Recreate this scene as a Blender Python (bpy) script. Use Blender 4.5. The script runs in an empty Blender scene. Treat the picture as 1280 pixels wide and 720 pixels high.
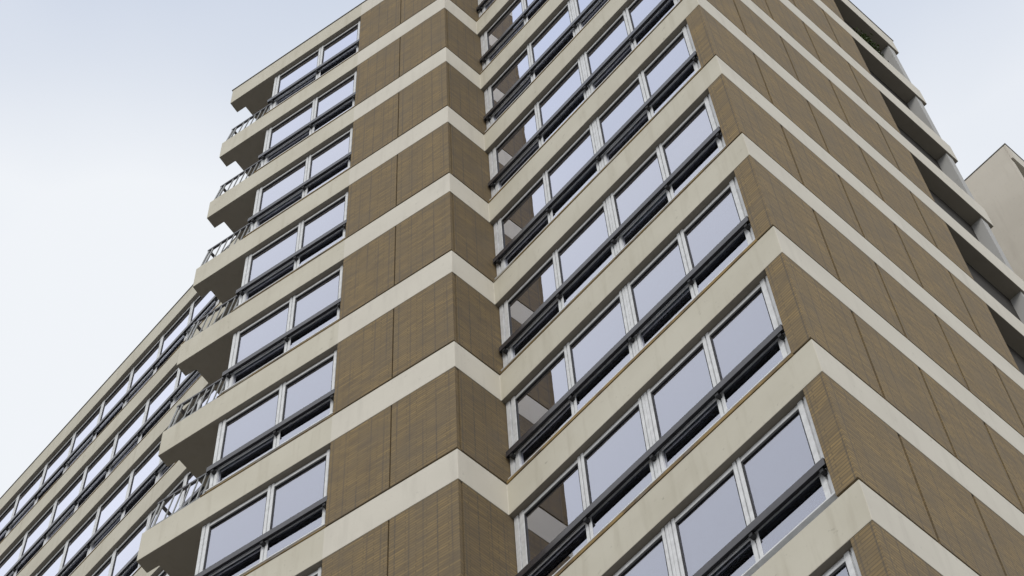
import bpy, bmesh, math, random
from mathutils import Matrix, Vector
random.seed(7)
R = math.radians
scene = bpy.context.scene
COL = scene.collection

# ------------------------------------------------------------------ camera
EYE = 1.65                       # eye height above the pavement
UP0 = 39.26 + EYE                # height of the top-storey floor above the ground
H = 2.8                          # storey height
T = 0.70                         # depth of a floor band
pitch, roll = R(61.47), R(-4.71)
fw = Vector((0, math.cos(pitch), math.sin(pitch)))
rt0 = Vector((1, 0, 0)); up0 = rt0.cross(fw)
rt = rt0 * math.cos(roll) + up0 * math.sin(roll)
up = up0 * math.cos(roll) - rt0 * math.sin(roll)
cam_d = bpy.data.cameras.new('camera'); cam = bpy.data.objects.new('camera', cam_d); COL.objects.link(cam)
m = Matrix((rt, up, -fw)).transposed().to_4x4(); m.translation = (0, 0, EYE)
cam.matrix_world = m
cam_d.sensor_width = 36.0; cam_d.lens = 36.0 * 2563.9 / 1280.0
cam_d.clip_start = 0.1; cam_d.clip_end = 6000
scene.camera = cam

# ------------------------------------------------------------------ sky and sun
SUN_EL, SUN_AZ = R(36), R(183)   # azimuth clockwise from +Y
world = bpy.data.worlds.new('World'); scene.world = world; world.use_nodes = True
nt = world.node_tree; nt.nodes.clear()
wo = nt.nodes.new('ShaderNodeOutputWorld'); bg = nt.nodes.new('ShaderNodeBackground')
sky = nt.nodes.new('ShaderNodeTexSky'); sky.sky_type = 'NISHITA'; sky.sun_disc = False
sky.sun_elevation = SUN_EL; sky.sun_rotation = SUN_AZ
sky.air_density = 1.0; sky.dust_density = 0.5; sky.ozone_density = 1.0
tc = nt.nodes.new('ShaderNodeTexCoord')
mp = nt.nodes.new('ShaderNodeMapping'); mp.inputs['Scale'].default_value = (1.0, 1.0, 1.5)
mp.inputs['Location'].default_value = (0.35, 0.1, 0.2)
nz = nt.nodes.new('ShaderNodeTexNoise'); nz.inputs['Scale'].default_value = 2.6; nz.inputs['Detail'].default_value = 3
nz.inputs['Roughness'].default_value = 0.5
rp = nt.nodes.new('ShaderNodeMapRange'); rp.inputs['From Min'].default_value = 0.36; rp.inputs['From Max'].default_value = 0.60
rp.inputs['To Min'].default_value = -0.10; rp.inputs['To Max'].default_value = 0.10
mx = nt.nodes.new('ShaderNodeMix'); mx.data_type = 'RGBA'
mx.inputs[7].default_value = (3.06, 3.16, 3.30, 1)      # thin bright cloud layer, before the background strength
nt.links.new(tc.outputs['Generated'], mp.inputs['Vector']); nt.links.new(mp.outputs['Vector'], nz.inputs['Vector'])
nt.links.new(nz.outputs['Fac'], rp.inputs['Value']); sp = nt.nodes.new('ShaderNodeSeparateXYZ'); nt.links.new(tc.outputs['Generated'], sp.inputs[0])
el = nt.nodes.new('ShaderNodeMapRange'); el.inputs['From Min'].default_value = 0.886; el.inputs['From Max'].default_value = 0.945
el.inputs['To Min'].default_value = 1.0; el.inputs['To Max'].default_value = 0.52      # the cloud veil thins overhead
nt.links.new(sp.outputs['Z'], el.inputs['Value'])
ad = nt.nodes.new('ShaderNodeMath'); ad.operation = 'ADD'; ad.use_clamp = True
nt.links.new(el.outputs['Result'], ad.inputs[0]); nt.links.new(rp.outputs['Result'], ad.inputs[1])
so = nt.nodes.new('ShaderNodeMapRange'); so.inputs['From Min'].default_value = 0.15; so.inputs['From Max'].default_value = -0.35
so.inputs['To Min'].default_value = 0.0; so.inputs['To Max'].default_value = 0.22     # veil thickened towards the sun, added to brighten the window reflections
nt.links.new(sp.outputs['Y'], so.inputs['Value'])
ad2 = nt.nodes.new('ShaderNodeMath'); ad2.operation = 'ADD'; ad2.use_clamp = True
nt.links.new(ad.outputs[0], ad2.inputs[0]); nt.links.new(so.outputs['Result'], ad2.inputs[1])
nt.links.new(ad2.outputs[0], mx.inputs[0])
nt.links.new(sky.outputs['Color'], mx.inputs[6]); nt.links.new(mx.outputs[2], bg.inputs['Color'])
bg.inputs['Strength'].default_value = 0.15
nt.links.new(bg.outputs['Background'], wo.inputs['Surface'])
sun_d = bpy.data.lights.new('sun', 'SUN'); sun = bpy.data.objects.new('sun', sun_d); COL.objects.link(sun)
sun_d.energy = 0.75; sun_d.angle = R(25); sun_d.color = (1.0, 0.96, 0.9)
sdir = Vector((math.sin(SUN_AZ) * math.cos(SUN_EL), math.cos(SUN_AZ) * math.cos(SUN_EL), math.sin(SUN_EL)))
sun.rotation_euler = (-sdir).to_track_quat('-Z', 'Y').to_euler(); sun.location = (0, -20, 60)
vs = scene.view_settings
vs.view_transform = 'Standard'; vs.look = 'None'; vs.exposure = 0.93; vs.gamma = 1.0; vs.use_curve_mapping = False
scene.cycles.max_bounces = 10; scene.cycles.transparent_max_bounces = 12

# ------------------------------------------------------------------ materials
def new_mat(name):
    mt = bpy.data.materials.new(name); mt.use_nodes = True
    n = mt.node_tree; return mt, n, n.nodes['Principled BSDF']
def N(n, t, **kw):
    x = n.nodes.new(t)
    for k, v in kw.items():
        if k in x.inputs: x.inputs[k].default_value = v
        else: setattr(x, k, v)
    return x
def mixc(n, fac, a, b, mode='MIX'):
    x = n.nodes.new('ShaderNodeMix'); x.data_type = 'RGBA'; x.blend_type = mode
    for sock, v in ((0, fac), (6, a), (7, b)):
        if hasattr(v, 'is_output'): n.links.new(v, x.inputs[sock])
        else: x.inputs[sock].default_value = v if sock == 0 else (*v, 1)
    return x.outputs[2]
def ramp(n, val, a, b, lo=0.0, hi=1.0):
    x = N(n, 'ShaderNodeMapRange'); x.inputs[1].default_value = a; x.inputs[2].default_value = b
    x.inputs[3].default_value = lo; x.inputs[4].default_value = hi
    n.links.new(val, x.inputs[0]); return x.outputs[0]
def world_noise(n, scale, detail=4, stretch=(1, 1, 1), rough=0.55):
    g = N(n, 'ShaderNodeNewGeometry'); mpn = N(n, 'ShaderNodeMapping'); mpn.inputs['Scale'].default_value = stretch
    n.links.new(g.outputs['Position'], mpn.inputs['Vector'])
    z = N(n, 'ShaderNodeTexNoise'); z.inputs['Scale'].default_value = scale; z.inputs['Detail'].default_value = detail
    z.inputs['Roughness'].default_value = rough
    n.links.new(mpn.outputs['Vector'], z.inputs['Vector']); return z.outputs['Fac']
def bump(n, b, h, strength, dist):
    x = N(n, 'ShaderNodeBump'); x.inputs['Strength'].default_value = strength; x.inputs['Distance'].default_value = dist
    n.links.new(h, x.inputs['Height']); n.links.new(x.outputs['Normal'], b.inputs['Normal'])
def concrete(name, base, dirt, amount=0.5):
    mt, n, b = new_mat(name)
    c = mixc(n, ramp(n, world_noise(n, 0.9, 5), 0.35, 0.75, 0, 0.45 * amount), base, dirt)
    c = mixc(n, ramp(n, world_noise(n, 3.0, 5, (2.2, 2.2, 0.22)), 0.52, 0.78, 0, 0.55 * amount), c, dirt)   # rain runs
    c = mixc(n, ramp(n, world_noise(n, 9.0, 6, rough=0.7), 0.62, 0.76, 0, 0.7 * amount), c, tuple(x * 0.55 for x in dirt))
    n.links.new(c, b.inputs['Base Color']); b.inputs['Roughness'].default_value = 0.85
    bump(n, b, world_noise(n, 40, 4), 0.15, 0.004); return mt
def plain(name, base, rough=0.5, metal=0.0, var=0.12, scale=6.0):
    mt, n, b = new_mat(name)
    c = mixc(n, ramp(n, world_noise(n, scale, 4), 0.35, 0.7), base, tuple(x * (1 - 2 * var) for x in base))
    n.links.new(c, b.inputs['Base Color']); b.inputs['Roughness'].default_value = rough; b.inputs['Metallic'].default_value = metal
    return mt
M = {}
M['light'] = concrete('light_concrete', (0.63, 0.597, 0.52), (0.46, 0.43, 0.37), 0.7)
M['beige'] = concrete('beige_concrete', (0.575, 0.545, 0.455), (0.42, 0.385, 0.30), 1.0)
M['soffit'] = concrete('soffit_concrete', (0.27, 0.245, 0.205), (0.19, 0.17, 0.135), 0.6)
M['render'] = concrete('render_wall', (0.56, 0.52, 0.45), (0.43, 0.39, 0.33), 0.8)
M['grey'] = concrete('grey_concrete', (0.44, 0.44, 0.43), (0.33, 0.32, 0.30), 0.7)
M['brown'] = plain('brown_backing', (0.06, 0.05, 0.04), 0.9)
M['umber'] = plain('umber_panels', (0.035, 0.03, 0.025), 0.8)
M['room'] = plain('room_wall', (0.45, 0.45, 0.42), 0.9)
M['white'] = plain('white_window_paint', (0.74, 0.75, 0.76), 0.4, 0, 0.10, 9)
M['dark'] = plain('dark_rail_metal', (0.055, 0.052, 0.060), 0.25, 0.0, 0.15)
M['black'] = plain('black_rubber_and_shade', (0.012, 0.012, 0.014), 0.6)
M['galv'] = plain('galvanised_steel', (0.33, 0.335, 0.33), 0.45, 0.35, 0.15)
M['coping'] = plain('coping_metal', (0.12, 0.11, 0.10), 0.6)
M['curtain'] = plain('net_curtain', (0.84, 0.84, 0.82), 0.95, 0, 0.06, 2)
M['leaf'] = plain('leaf_green', (0.11, 0.17, 0.03), 0.6, 0, 0.3, 20)
M['planter'] = plain('planter_clay', (0.20, 0.12, 0.07), 0.8)

def brick_mat(name, tone):
    mt, n, b = new_mat(name)
    uv = N(n, 'ShaderNodeUVMap'); oi = N(n, 'ShaderNodeObjectInfo')
    ad = N(n, 'ShaderNodeVectorMath', operation='ADD'); sc = N(n, 'ShaderNodeVectorMath', operation='SCALE')
    cb = N(n, 'ShaderNodeCombineXYZ')
    fl = N(n, 'ShaderNodeMath', operation='MULTIPLY'); n.links.new(oi.outputs['Random'], fl.inputs[0]); fl.inputs[1].default_value = 97.0
    fr = N(n, 'ShaderNodeMath', operation='ROUND'); n.links.new(fl.outputs[0], fr.inputs[0])
    fm = N(n, 'ShaderNodeMath', operation='MULTIPLY'); n.links.new(fr.outputs[0], fm.inputs[0]); fm.inputs[1].default_value = 0.22 * 6
    fz = N(n, 'ShaderNodeMath', operation='MULTIPLY'); n.links.new(fr.outputs[0], fz.inputs[0]); fz.inputs[1].default_value = 0.056 * 8
    n.links.new(fm.outputs[0], cb.inputs[0]); n.links.new(fz.outputs[0], cb.inputs[1])
    n.links.new(uv.outputs['UV'], ad.inputs[0]); n.links.new(cb.outputs[0], ad.inputs[1])
    bt = N(n, 'ShaderNodeTexBrick', offset=0.5, offset_frequency=2)
    bt.inputs['Scale'].default_value = 1.0; bt.inputs['Brick Width'].default_value = 0.33; bt.inputs['Row Height'].default_value = 0.056
    bt.inputs['Mortar Size'].default_value = 0.009; bt.inputs['Mortar Smooth'].default_value = 0.2; bt.inputs['Bias'].default_value = 0.0
    bt.inputs['Color1'].default_value = (0.298, 0.207, 0.088, 1); bt.inputs['Color2'].default_value = (0.240, 0.168, 0.078, 1)
    bt.inputs['Mortar'].default_value = (0.155, 0.114, 0.058, 1)
    n.links.new(ad.outputs[0], bt.inputs['Vector'])
    # brick courses vary along their length; grey weathering in soft blotches
    mp2 = N(n, 'ShaderNodeMapping'); mp2.inputs['Scale'].default_value = (2.6, 13.0, 1); n.links.new(ad.outputs[0], mp2.inputs['Vector'])
    z = N(n, 'ShaderNodeTexNoise'); z.inputs['Scale'].default_value = 1.0; z.inputs['Detail'].default_value = 3; n.links.new(mp2.outputs[0], z.inputs['Vector'])
    c = mixc(n, ramp(n, z.outputs['Fac'], 0.42, 0.66, 0, 0.75), bt.outputs['Color'], (0.142, 0.106, 0.062))
    c = mixc(n, ramp(n, world_noise(n, 1.6, 5), 0.42, 0.66, 0, 0.5), c, (0.162, 0.126, 0.080))
    # lines of grime washed down the head joints
    sp = N(n, 'ShaderNodeSeparateXYZ'); n.links.new(ad.outputs[0], sp.inputs[0])
    dv = N(n, 'ShaderNodeMath', operation='DIVIDE'); n.links.new(sp.outputs[0], dv.inputs[0]); dv.inputs[1].default_value = 0.22
    fc = N(n, 'ShaderNodeMath', operation='FRACT'); n.links.new(dv.outputs[0], fc.inputs[0])
    ab = N(n, 'ShaderNodeMath', operation='SUBTRACT'); n.links.new(fc.outputs[0], ab.inputs[0]); ab.inputs[1].default_value = 0.5
    aa = N(n, 'ShaderNodeMath', operation='ABSOLUTE'); n.links.new(ab.outputs[0], aa.inputs[0])
    line = ramp(n, aa.outputs[0], 0.08, 0.0)
    mp3 = N(n, 'ShaderNodeMapping'); mp3.inputs['Scale'].default_value = (4.2, 0.55, 1); n.links.new(ad.outputs[0], mp3.inputs['Vector'])
    z3 = N(n, 'ShaderNodeTexNoise'); z3.inputs['Scale'].default_value = 1.0; z3.inputs['Detail'].default_value = 2; n.links.new(mp3.outputs[0], z3.inputs['Vector'])
    ml = N(n, 'ShaderNodeMath', operation='MULTIPLY'); n.links.new(line, ml.inputs[0]); n.links.new(ramp(n, z3.outputs['Fac'], 0.34, 0.54, 0.0, 0.62), ml.inputs[1])
    c = mixc(n, ml.outputs[0], c, (0.085, 0.075, 0.065))
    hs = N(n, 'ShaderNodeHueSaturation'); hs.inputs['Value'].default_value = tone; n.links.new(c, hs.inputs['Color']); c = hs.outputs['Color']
    n.links.new(c, b.inputs['Base Color']); b.inputs['Roughness'].default_value = 0.85
    iv = N(n, 'ShaderNodeMath', operation='SUBTRACT'); iv.inputs[0].default_value = 1.0; n.links.new(bt.outputs['Fac'], iv.inputs[1])
    bump(n, b, iv.outputs[0], 0.35, 0.006)
    return mt
M['brick'] = brick_mat('tan_brick', 0.97); M['bay_brick'] = brick_mat('bay_brick', 0.87); M['return_brick'] = brick_mat('return_brick', 0.74)  # bay and return faces use darker tones of the tan brick

def glass_mat(name, ior, tint, see=0.9):
    mt, n, b = new_mat(name); n.nodes.remove(b); out = n.nodes['Material Output']
    gl = N(n, 'ShaderNodeBsdfGlossy'); gl.inputs['Color'].default_value = (*tint, 1); gl.inputs['Roughness'].default_value = 0.0
    tr = N(n, 'ShaderNodeBsdfTransparent'); tr.inputs['Color'].default_value = (see * 0.9, see, see * 0.97, 1)
    fr = N(n, 'ShaderNodeFresnel'); fr.inputs['IOR'].default_value = ior
    wv = world_noise(n, 0.7, 2); bp = N(n, 'ShaderNodeBump'); bp.inputs['Strength'].default_value = 0.06; bp.inputs['Distance'].default_value = 0.05
    n.links.new(wv, bp.inputs['Height']); n.links.new(bp.outputs['Normal'], gl.inputs['Normal'])
    ms = N(n, 'ShaderNodeMixShader'); n.links.new(ramp(n, fr.outputs[0], 0.04, 0.31, 0.12, 0.985), ms.inputs[0]); n.links.new(tr.outputs[0], ms.inputs[1]); n.links.new(gl.outputs[0], ms.inputs[2])
    n.links.new(ms.outputs[0], out.inputs['Surface']); return mt
M['glass'] = glass_mat('coated_window_glass', 1.9, (0.865, 0.88, 1.0), 0.85)

def rust_mat():
    mt, n, b = new_mat('rusty_flashing')
    g = N(n, 'ShaderNodeNewGeometry')
    c = mixc(n, ramp(n, world_noise(n, 2.2, 4), 0.46, 0.66), (0.29, 0.195, 0.07), (0.085, 0.06, 0.038))
    c = mixc(n, ramp(n, world_noise(n, 1.1, 3), 0.58, 0.70), c, (0.40, 0.36, 0.29))
    n.links.new(c, b.inputs['Base Color']); b.inputs['Roughness'].default_value = 0.8; return mt
M['rust'] = rust_mat()

# ------------------------------------------------------------------ mesh helpers (local x along a face, y inwards, z up)
def bm_new():
    bm = bmesh.new(); bm.loops.layers.uv.new('UVMap'); return bm
def box(bm, x0, x1, y0, y1, z0, z1, mat=0):
    v = [bm.verts.new(p) for p in ((x0,y0,z0),(x1,y0,z0),(x1,y1,z0),(x0,y1,z0),(x0,y0,z1),(x1,y0,z1),(x1,y1,z1),(x0,y1,z1))]
    uvl = bm.loops.layers.uv.active
    for idx, ax in (((0,1,5,4),0), ((1,2,6,5),1), ((2,3,7,6),0), ((3,0,4,7),1), ((4,5,6,7),2), ((3,2,1,0),2)):
        f = bm.faces.new([v[i] for i in idx]); f.material_index = mat
        for l in f.loops:
            c = l.vert.co
            l[uvl].uv = (c.x, c.z) if ax == 0 else ((x1 + c.y, c.z) if ax == 1 else (c.x, c.y))
def prism(bm, pts, z0, z1, mats=None, top=0, bottom=0):
    """extrude a plan outline (anticlockwise); one material index per side"""
    lo = [bm.verts.new((p[0], p[1], z0)) for p in pts]; hi = [bm.verts.new((p[0], p[1], z1)) for p in pts]
    n = len(pts); uvl = bm.loops.layers.uv.active
    for i in range(n):
        j = (i + 1) % n
        f = bm.faces.new((lo[i], lo[j], hi[j], hi[i])); f.material_index = mats[i] if mats else 0
        L = (lo[j].co - lo[i].co).length
        for l, u in zip(f.loops, ((0, z0), (L, z0), (L, z1), (0, z1))): l[uvl].uv = u
    f = bm.faces.new(hi); f.material_index = top
    f = bm.faces.new(list(reversed(lo))); f.material_index = bottom
def rod(bm, p, q, r, seg=8):
    p, q = Vector(p), Vector(q); d = (q - p).normalized()
    a = d.orthogonal().normalized(); b2 = d.cross(a)
    ra = [bm.verts.new(p + (a * math.cos(t) + b2 * math.sin(t)) * r) for t in (2 * math.pi * k / seg for k in range(seg))]
    rb = [bm.verts.new(q + (a * math.cos(t) + b2 * math.sin(t)) * r) for t in (2 * math.pi * k / seg for k in range(seg))]
    for k in range(seg):
        bm.faces.new((ra[k], ra[(k + 1) % seg], rb[(k + 1) % seg], rb[k]))
    bm.faces.new(list(reversed(ra))); bm.faces.new(rb)
def mesh(name, bm, mats):
    bmesh.ops.recalc_face_normals(bm, faces=bm.faces)
    me = bpy.data.meshes.new(name); bm.to_mesh(me); bm.free()
    for x in (mats if isinstance(mats, (list, tuple)) else [mats]): me.materials.append(M[x])
    return me
def link(name, me, parent=None, mat=None, bevel=0.0):
    o = bpy.data.objects.new(name, me); COL.objects.link(o)
    if mat is not None: o.matrix_local = mat
    if parent is not None: o.parent = parent
    if bevel:
        bv = o.modifiers.new('bevel', 'BEVEL'); bv.width = bevel; bv.segments = 2; bv.limit_method = 'ANGLE'; bv.angle_limit = R(50)
    return o
def thing(name, loc, label, cat, group=None):
    o = bpy.data.objects.new(name, None); COL.objects.link(o); o.location = loc
    o['label'] = label; o['category'] = cat
    if group: o['group'] = group
    return o

# ------------------------------------------------------------------ plan of the tower
th, thc, phi = R(-44.56), R(46.39), R(-30.18)
b = Vector((math.cos(th), math.sin(th))); c = Vector((math.cos(thc), math.sin(thc))); a = Vector((math.cos(phi), math.sin(phi)))
P1 = Vector((-0.880, 14.505)); RET, LB, LQ, LR, LW, LE = 0.872, 4.987, 5.77, 8.05, 2.15, 5.67
P2 = P1 + RET * c; P3 = P2 + LB * b
ROOT = Vector((P1.x, P1.y, 0))
class Face:
    """a facade: origin at a corner, x along it, y inwards"""
    def __init__(s, o, t): s.o = o; s.t = t; s.n = Vector((t.y, -t.x))
    def pt(s, x, y): return s.o + s.t * x - s.n * y
    def mat(s, x=0.0, z=0.0, y=0.0):
        p = s.pt(x, y)
        mm = Matrix(((s.t.x, -s.n.x, 0, p.x - ROOT.x), (s.t.y, -s.n.y, 0, p.y - ROOT.y), (0, 0, 1, z), (0, 0, 0, 1)))
        return mm
FA, FB, FC, FR = Face(P1, a), Face(P2, b), Face(P3, c), Face(P1, c)
def lev(k): return UP0 + k * H          # top of the floor band of storey k (0 = top storey)
LOW = -14                                # ground storey
DET = -10                                # lowest storey that is glazed in detail

# ------------------------------------------------------------------ ground
def ground():
    mt, n, bs = new_mat('paving')
    cc = mixc(n, ramp(n, world_noise(n, 0.5, 5), 0.35, 0.7), (0.19, 0.18, 0.165), (0.13, 0.125, 0.115))
    cc = mixc(n, ramp(n, world_noise(n, 6.0, 6), 0.5, 0.75, 0, 0.5), cc, (0.22, 0.21, 0.19))
    n.links.new(cc, bs.inputs['Base Color']); bs.inputs['Roughness'].default_value = 0.9; M['paving'] = mt
    bm = bm_new(); S = 1500
    f = bm.faces.new([bm.verts.new(p) for p in ((-S, -S, 0), (S, -S, 0), (S, S, 0), (-S, S, 0))])
    o = link('ground', mesh('ground', bm, 'paving')); o['kind'] = 'structure'
ground()

# ------------------------------------------------------------------ the tower
tower = thing('apartment_tower', ROOT, 'tall tan brick apartment tower with pale concrete floor bands and angled window bay', 'building')

# floor bands: every storey's slab, its edges the bands one sees
WL = -22.0                                       # left end of the long wing on the B facade
DEPTH = 8.05
def a_to_B(x):                                   # walk back from the A facade to the B plane
    p0 = FA.pt(x, 0); d = -FA.n; k = ((P2 - p0).dot(FB.n)) / d.dot(FB.n); return p0 + d * k
E0 = FA.pt(-LE, 0); E1 = FA.pt(-LE - 0.01, 0.26); E2 = FA.pt(-5.45, 0.26); E3 = a_to_B(-5.45)
outline = [(FB.pt(WL, 0), 1), (E3, 1), (E2, 1), (E1, 1), (E0, 1), (FA.pt(-LW, 0), 0), (P1, 0), (P2, 1), (FB.pt(4.69, 0), 1),
           (P3, 0), (FC.pt(LQ, 0), 0), (FC.pt(LR, 0), 3), (FC.pt(LR, 6.5), 3), (FB.pt(WL, DEPTH), 1)]
opts = [p - P1 for p, _ in outline]; omats = [k for _, k in outline]
def slab_mesh(z0, z1):
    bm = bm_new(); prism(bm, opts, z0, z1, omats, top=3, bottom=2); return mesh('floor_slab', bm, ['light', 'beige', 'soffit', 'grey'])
slab = slab_mesh(-T, 0.0)
for k in range(LOW + 1, 2):
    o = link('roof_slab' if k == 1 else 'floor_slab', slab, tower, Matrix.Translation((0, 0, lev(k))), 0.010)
    if k == 1:
        o['label'] = 'roof slab with thin dark coping'
        bm = bm_new()
        def strip(p, q, w=0.16):
            d = (q - p).normalized(); nn = Vector((d.y, -d.x)); p, q = p + nn * 0.025, q + nn * 0.025
            pts = [p, q, q - nn * w, p - nn * w]; prism(bm, pts, 0.0, 0.045)
        for i in range(len(opts) - 1): 
            if i in (0, 4, 6, 7, 9): pass
        inner = []
        cops = [opts[0], opts[1], opts[2], opts[3], opts[4], opts[6], opts[7], opts[9], opts[11], opts[12], opts[13]]
        cen = [Vector((p.x, p.y)) for p in cops]
        bm2 = bm
        def offs(pl, dist):
            res = []
            for i in range(len(pl)):
                p0, p1, p2 = pl[i - 1], pl[i], pl[(i + 1) % len(pl)]
                d1 = (p1 - p0).normalized(); d2 = (p2 - p1).normalized()
                n1 = Vector((d1.y, -d1.x)); n2 = Vector((d2.y, -d2.x)); nn = (n1 + n2)
                nn = nn / max(0.3, nn.dot(n1)); res.append(p1 + nn * dist)
            return res
        po = offs(cen, 0.015)
        prism(bm, po, 0.001, 0.03)
        link('coping', mesh('coping', bm, 'coping'), o)

# inner core and dividing walls: what one would see through the glass
bm = bm_new()
def wbox(bm, face, x0, x1, y0, y1, z0, z1):
    pts = [face.pt(x0, y0) - P1, face.pt(x1, y0) - P1, face.pt(x1, y1) - P1, face.pt(x0, y1) - P1]
    prism(bm, pts, z0, z1)
wbox(bm, FB, WL + 0.3, LB - 1.75, 3.0, DEPTH - 0.2, 0, lev(1) - 0.05)
link('core_wall', mesh('core_wall', bm, 'room'), tower)
bm = bm_new()
# dark backing just behind the brickwork (seen only in the open joints)
for k in range(LOW, 1):
    z0, z1 = lev(k) + 0.0 if k > LOW else 0.0, lev(k + 1) - T
    wbox(bm, FA, -LW + 0.01, -0.16, 0.08, 0.20, z0, z1)
    wbox(bm, FR, 0.205, RET + 0.30, 0.08, 0.20, z0, z1)
    wbox(bm, FB, 4.70, LB - 0.08, 0.08, 0.20, z0, z1)
    wbox(bm, FC, 0.21, LQ - 0.01, 0.08, 0.20, z0, z1)
link('backing_wall', mesh('backing_wall', bm, 'brown'), tower)
bm = bm_new()
for k in range(LOW, 1):
    z0, z1 = lev(k) if k > LOW else 0.0, lev(k + 1) - T
    # loggia: back wall, inner side wall
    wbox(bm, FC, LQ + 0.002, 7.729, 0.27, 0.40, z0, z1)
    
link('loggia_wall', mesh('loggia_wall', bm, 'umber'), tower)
bm = bm_new()
for k in range(LOW, 1):
    z0, z1 = lev(k) if k > LOW else 0.0, lev(k + 1) - T
    wbox(bm, FC, 7.73, 7.92, 0.04, 1.75, z0, z1)
    wbox(bm, FC, 7.73, 7.92, 1.751, 6.4, z0, z1)
link('fin_wall', mesh('fin_wall', bm, 'grey'), tower)
bm = bm_new()
for k in range(LOW, 1):                                    # left side of the bay, behind the balcony
    z0, z1 = lev(k) if k > LOW else 0.0, lev(k + 1) - T
    wbox(bm, FA, -4.51, -4.37, 0.16, 1.95, z0, z1)
link('bay_side_wall', mesh('bay_side_wall', bm, 'render'), tower)

# brickwork panels
ZB0, ZB1 = 0.045, H - T - 0.006
def panel(x0, x1, mt='brick', y0=0.004, y1=0.075):
    bm = bm_new(); box(bm, x0, x1, y0, y1, ZB0, ZB1); return mesh('brick_panel', bm, mt)
JW = 0.012; JC = 0.026
pan = [(FA, panel(-LW, -1.09 - JW, 'bay_brick')), (FA, panel(-1.09 + JW, -0.004, 'bay_brick')), (FR, panel(0.077, RET + 0.30, 'return_brick')), (FB, panel(4.685, LB - 0.004))]
js = [0.077, 1.225, 2.455, 3.68, 4.91, LQ]
for i in range(5):
    pan.append((FC, panel(js[i] + (JC if i else 0), js[i + 1] - (JC if i < 4 else 0))))
for k in range(DET, 1):
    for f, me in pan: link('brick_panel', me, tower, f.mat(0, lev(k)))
bm = bm_new()                                              # the storeys below: plain brick
for k in range(LOW, DET):
    z0, z1 = (lev(k) if k > LOW else 0.0) + 0.045, lev(k + 1) - T - 0.006
    uvz = z0
    for f, x0, x1 in ((FA, -4.36, -0.004), (FR, 0.052, RET - 0.006), (FB, WL + 0.2, -6.0), (FB, 0.08, LB - 0.004), (FC, 0.052, LQ)):
        wbox(bm, f, x0, x1, 0.004, 0.05, z0, z1)
o = link('lower_brick_wall', mesh('lower_brick_wall', bm, 'brick'), tower)

# ------------------------------------------------------------------ windows
FD = 0.08                      # how far the frames stand back from the bands
Z0, Z1 = 0.158, H - T - 0.004
TR0, TR1 = 0.68, 0.745         # transom at rail height
def window_meshes(spans, lpost, rpost, deep):
    """one double window: frame mesh and its panes. spans: two (x0,x1) glass openings"""
    bm = bm_new(); xs0 = lpost; xs1 = rpost
    (g0, g1), (g2, g3) = spans
    D0, D1 = FD, FD + 0.09
    def post(x0, x1):
        w = x1 - x0
        if w > 0.085:                         # coupled profiles with a groove between them
            box(bm, x0, x0 + w * 0.42, D0, D1, Z0, Z1); box(bm, x0 + w * 0.58, x1, D0, D1, Z0, Z1)
            box(bm, x0 + w * 0.42, x0 + w * 0.58, D0 + 0.025, D1 - 0.01, Z0, Z1)
        else: box(bm, x0, x1, D0, D1, Z0, Z1)
    post(xs0, g0); post(g1, g2); post(g3, xs1)
    for x0, x1 in spans:
        box(bm, x0, x1, D0 + 0.006, D1 - 0.004, Z1 - 0.095, Z1 - 0.046)      # head
        box(bm, x0, x1, D0 + 0.016, D1 - 0.004, Z1 - 0.0355, Z1 - 0.001)      # blind box above it
        box(bm, x0, x1, D0 + 0.006, D1 - 0.004, Z0 + 0.001, Z0 + 0.06)        # sill rail
        box(bm, x0, x1, D0 + 0.004, D0 + 0.026, TR0, TR1)                      # transom
    box(bm, xs0, xs1, D0 - 0.058, D1 + 0.02, Z0 - 0.026, Z0 - 0.0005)           # window board
    box(bm, xs0, xs1, D0 + 0.02, D1, 0.004, Z0 - 0.0305)                      # upstand
    # dark gaskets round each pane
    frame = mesh('window', bm, ['white'])
    panes = []
    for i, (x0, x1) in enumerate(spans):
        yy = D0 + 0.026
        bm = bm_new(); box(bm, x0 + 0.001, x1 - 0.001, yy, yy + 0.012, TR1 + 0.001, Z1 - 0.096); panes.append(mesh('pane', bm, 'glass'))
        yl = D0 + (0.040 if deep[i] else 0.008)
        bm = bm_new(); box(bm, x0 + 0.001, x1 - 0.001, yl, yl + 0.012, Z0 + 0.061, TR1 if deep[i] else TR0 - 0.001); panes.append(mesh('lower_pane', bm, 'glass'))
    gk = []
    for (x0, x1) in spans:
        bm = bm_new(); y0, y1 = D0 + 0.012, D0 + 0.025; t = 0.018; z0, z1 = TR1 + 0.0005, Z1 - 0.0955
        box(bm, x0, x0 + t, y0, y1, z0, z1); box(bm, x1 - t, x1, y0, y1, z0, z1)
        box(bm, x0 + t, x1 - t, y0, y1, z1 - 0.034, z1); box(bm, x0 + t, x1 - t, y0, y1, z0, z0 + t)
        gk.append(mesh('gasket', bm, 'black'))
    return frame, panes, gk
def curtain_mesh(x0, x1, seed):
    rr = random.Random(seed); bm = bm_new(); n = 60; cols = []
    ph = rr.uniform(0, 6); y = FD + 0.17
    for i in range(n + 1):
        x = x0 + (x1 - x0) * i / n
        d = 0.028 * math.sin(x * 52 + ph) + 0.014 * math.sin(x * 121 + ph * 2)
        cols.append((bm.verts.new((x, y + d, 0.05)), bm.verts.new((x, y + d * 0.6, H - T - 0.06))))
    for i in range(n): bm.faces.new((cols[i][0], cols[i + 1][0], cols[i + 1][1], cols[i][1]))
    me = mesh('curtain', bm, 'curtain')
    for p in me.polygons: p.use_smooth = True
    return me
rnd = random.Random(21)
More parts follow.
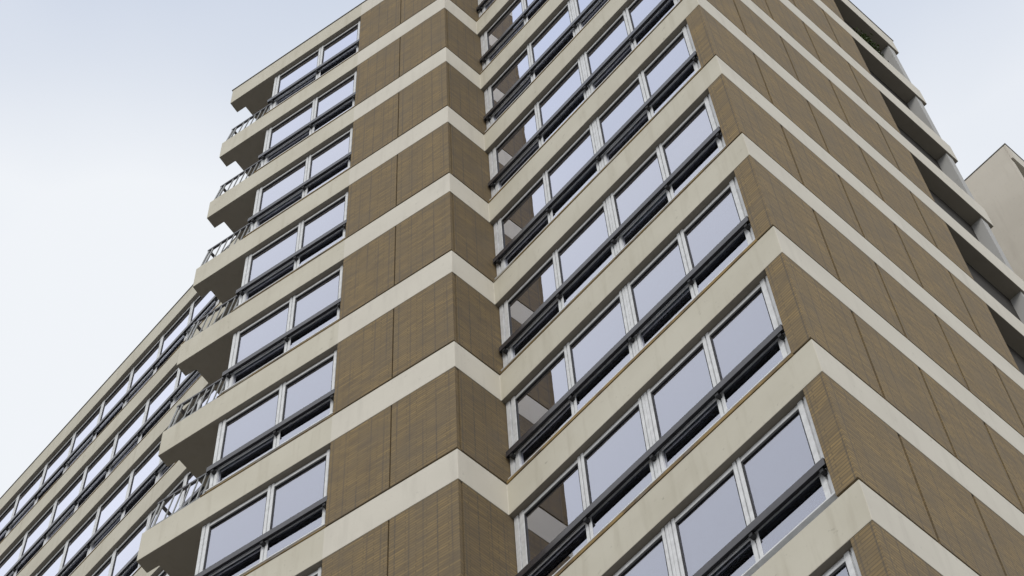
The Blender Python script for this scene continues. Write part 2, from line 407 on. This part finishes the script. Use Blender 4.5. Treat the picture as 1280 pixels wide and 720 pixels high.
def place_windows(face, spec, k, curtains, off=0.0):
    frame, panes, gk = spec[0]
    w = link('window', frame, tower, face.mat(off, lev(k)), 0.004)
    for p in panes: link(p.name.split('.')[0], p, w)
    for g in gk: link('gasket', g, w)
    for cm, pr in zip(spec[1], curtains):
        if rnd.random() < pr: link('curtain', cm, w)
def spec(spans, l, r, deep, seed):
    cur = [curtain_mesh(x0 - 0.03, x1 + 0.03, seed + i) for i, (x0, x1) in enumerate(spans)]
    return window_meshes(spans, l, r, deep), cur
SA = spec([(-4.375, -3.32), (-3.205, -2.275)], -4.51, -2.156, (True, False), 1)
SB1 = spec([(0.185, 1.215), (1.32, 2.345)], 0.002, 2.444, (True, False), 3)
SB2 = spec([(2.555, 3.495), (3.61, 4.515)], 2.448, 4.68, (True, False), 5)
PITCH = 1.145
SW = spec([(0.055, PITCH - 0.055), (PITCH + 0.055, 2 * PITCH - 0.055)], 0.002, 2 * PITCH - 0.002, (False, True), 9)
for k in range(DET, 1):
    place_windows(FA, SA, k, (0.4, 0.4)); place_windows(FB, SB1, k, (0.1, 0.5)); place_windows(FB, SB2, k, (0.5, 0.45))
WX = [-6.51 - 2 * PITCH * (i + 1) for i in range(6)]
for k in range(-5, 1):
    for x in WX: place_windows(FB, SW, k, (0.5, 0.5), x)
bm = bm_new()
for k in range(DET, -5):                                    # wing storeys too low to be seen: solid spandrels
    wbox(bm, FB, WL + 0.2, -6.51, FD, FD + 0.1, lev(k) + 0.004, lev(k + 1) - T - 0.004)
for k in range(-5, 1):
    wbox(bm, FB, WL + 0.2, WX[-1] - 0.004, FD, FD + 0.1, lev(k) + 0.004, lev(k + 1) - T - 0.004)
    wbox(bm, FB, -6.506, -5.2, FD, FD + 0.1, lev(k) + 0.004, lev(k + 1) - T - 0.004)
link('wing_end_wall', mesh('wing_end_wall', bm, 'render'), tower)

# guard rails across the windows
def rail_mesh(x0, x1, brackets):
    bm = bm_new(); 
    box(bm, x0, x1, 0.0, 0.006, 0.640, 0.765)                   # face plate of a channel, open below
    box(bm, x0, x1, 0.0062, 0.060, 0.759, 0.765)
    box(bm, x0, x1, 0.0535, 0.060, 0.664, 0.7588, 1)
    box(bm, x0, x0 + 0.006, 0.0062, 0.0533, 0.642, 0.7588); box(bm, x1 - 0.006, x1, 0.0062, 0.0533, 0.642, 0.7588)
    box(bm, x0 + 0.0065, x1 - 0.0065, 0.0064, 0.0531, 0.665, 0.7585, 1)    # black fill, painted-in shade of the channel's hollow underside
    return mesh('guard_rail', bm, ['dark', 'black']), brackets
def bracket_mesh():
    bm = bm_new(); box(bm, -0.024, 0.024, 0.012, FD + 0.003, 0.585, 0.648)
    return mesh('rail_bracket', bm, 'black')
BR = bracket_mesh()
RA = rail_mesh(-4.54, -2.14, (-4.43, -3.26, -2.20)); RB = rail_mesh(0.015, 4.67, (0.10, 1.28, 2.445, 3.56, 4.60))
RW = rail_mesh(WX[-1], -6.53, [x for i in range(13) for x in [WX[-1] + 0.02 + i * (PITCH - 0.004)]])
def place_rail(face, rm, k):
    o = link('guard_rail', rm[0], tower, face.mat(0, lev(k)), 0.008)
    for x in rm[1]: link('rail_bracket', BR, o, Matrix.Translation((x, 0, 0)))
for k in range(DET, 1):
    place_rail(FA, RA, k); place_rail(FB, RB, k)
for k in range(-5, 1): place_rail(FB, RW, k)

# rusty flashing along the foot of the windows
def flash(x0, x1, h):
    bm = bm_new(); box(bm, x0, x1, -0.012, FD + 0.015, 0.0015, h); return mesh('sill_flashing', bm, 'rust')
FLB = {h: flash(0.01, 4.70, h) for h in (0.022, 0.055)}; FLA = flash(-4.57, -LW + 0.02, 0.016); FLW = flash(WX[-1], -6.51, 0.022)
for k in range(DET, 1):
    if k != -8: link('sill_flashing', FLB[0.055 if k in (-7, -6) else 0.022], tower, FB.mat(0, lev(k)))
    link('sill_flashing', FLA, tower, FA.mat(0, lev(k)))
for k in range(-5, 1): link('sill_flashing', FLW, tower, FB.mat(0, lev(k)))

# corner balconies on the left of the bay
def railing():
    parts = []
    xl = -5.62; xr = -4.56; ye = 1.7
    y0, y1, top = 0.045, 0.185, 0.98                        # the balusters lean inwards
    yat = lambda z: y0 + (y1 - y0) * z / top
    bm = bm_new(); box(bm, xl - 0.022, xr, y1 - 0.022, y1 + 0.022, top - 0.045, top); parts.append(('top_rail', mesh('top_rail', bm, 'dark')))
    bm = bm_new(); box(bm, xl - 0.022, xl + 0.022, y1 + 0.0225, ye, top - 0.045, top); parts.append(('side_rail', mesh('side_rail', bm, 'dark')))
    bm = bm_new(); box(bm, xl, xr, yat(0.11) - 0.012, yat(0.11) + 0.012, 0.10, 0.125)
    box(bm, xl - 0.012, xl + 0.012, yat(0.11) + 0.013, ye, 0.10, 0.125); parts.append(('bottom_rail', mesh('bottom_rail', bm, 'galv')))
    for px in (xl, xl + 0.09, xr - 0.03):
        bm = bm_new(); rod(bm, (px, y0, 0.0), (px, y1, top - 0.046), 0.019, 10); parts.append(('post', mesh('post', bm, 'galv')))
    n = 7
    for i in range(2, n):
        x = xl + (xr - xl) * i / n
        bm = bm_new(); rod(bm, (x, yat(0.126), 0.126), (x, yat(top - 0.046), top - 0.046), 0.013, 8); parts.append(('baluster', mesh('baluster', bm, 'galv')))
    for i in range(1, 5):
        yy = y1 + (ye - y1) * i / 5
        bm = bm_new(); rod(bm, (xl, yy - 0.02, 0.126), (xl, yy, top - 0.046), 0.013, 8); parts.append(('baluster', mesh('baluster', bm, 'galv')))
    return parts
RP = railing()
for k in range(-7, 1):
    e = bpy.data.objects.new('balcony_railing', None); COL.objects.link(e); e.parent = tower; e.matrix_local = FA.mat(0, lev(k))
    for nme, me in RP: link(nme, me, e)

# ------------------------------------------------------------------ the neighbouring block beyond the gap
block = thing('apartment_block', (*FC.pt(11.83, 0), 0), 'pale rendered apartment block with blank side wall, behind the brick tower', 'building')
def bmat(z): 
    mm = FC.mat(11.83, z); mm.translation = (0, 0, z); return mm
bm = bm_new(); box(bm, 0, 0.12, 0.06, 9.0, 0, lev(1) - 0.003)
box(bm, 0, 0.12, 0.003, 0.0599, lev(1) - T, lev(1) - 0.003)
link('side_wall', mesh('side_wall', bm, 'render'), block, bmat(0), 0.010)
bm = bm_new(); box(bm, 0.124, 9.0, 1.4, 9.0, 0, lev(1) - 0.05); link('rear_wall', mesh('rear_wall', bm, 'brown'), block, bmat(0))
bm = bm_new(); box(bm, 0.122, 9.0, 0.003, 1.399, -T, -0.003, 0); bsl = mesh('floor_slab', bm, 'light')
for k in range(LOW + 1, 2): link('roof_slab' if k == 1 else 'floor_slab', bsl, block, bmat(lev(k)))
bm = bm_new(); box(bm, -0.012, 9.012, -0.012, 9.012, 0.0, 0.03); link('coping', mesh('coping', bm, 'coping'), block, bmat(lev(1)))

# ------------------------------------------------------------------ greenery in the top loggia
def greenery():
    p = FC.pt(6.70, 0.14)
    t = thing('balcony_plant', (p.x, p.y, lev(0) + 0.002), 'small green plants in a long clay trough on the top loggia', 'plant')
    mm = FC.mat(0, 0); mm.translation = (0, 0, 0)
    bm = bm_new(); box(bm, -0.45, 0.45, -0.10, 0.10, 0, 0.20); link('planter', mesh('planter', bm, 'planter'), t, mm, 0.01)
    rr = random.Random(3); bm = bm_new()
    for i in range(700):
        x = rr.gauss(0, 0.22); hgt = max(0.03, 0.42 * (1 - abs(x) / 0.6) + rr.gauss(0, 0.12)); x = max(-0.48, min(0.48, x))
        cpt = Vector((x, rr.gauss(-0.03, 0.06), 0.22 + abs(hgt))); d = Vector((rr.gauss(0, 1), rr.gauss(0, 1), rr.gauss(0.3, 0.7))).normalized()
        u = d.orthogonal().normalized(); L, w = rr.uniform(0.03, 0.06), rr.uniform(0.012, 0.022)
        bm.faces.new([bm.verts.new(cpt + v) for v in (d * -L, u * w, d * L, u * -w)])
    link('foliage', mesh('foliage', bm, 'leaf'), t, mm)
greenery()
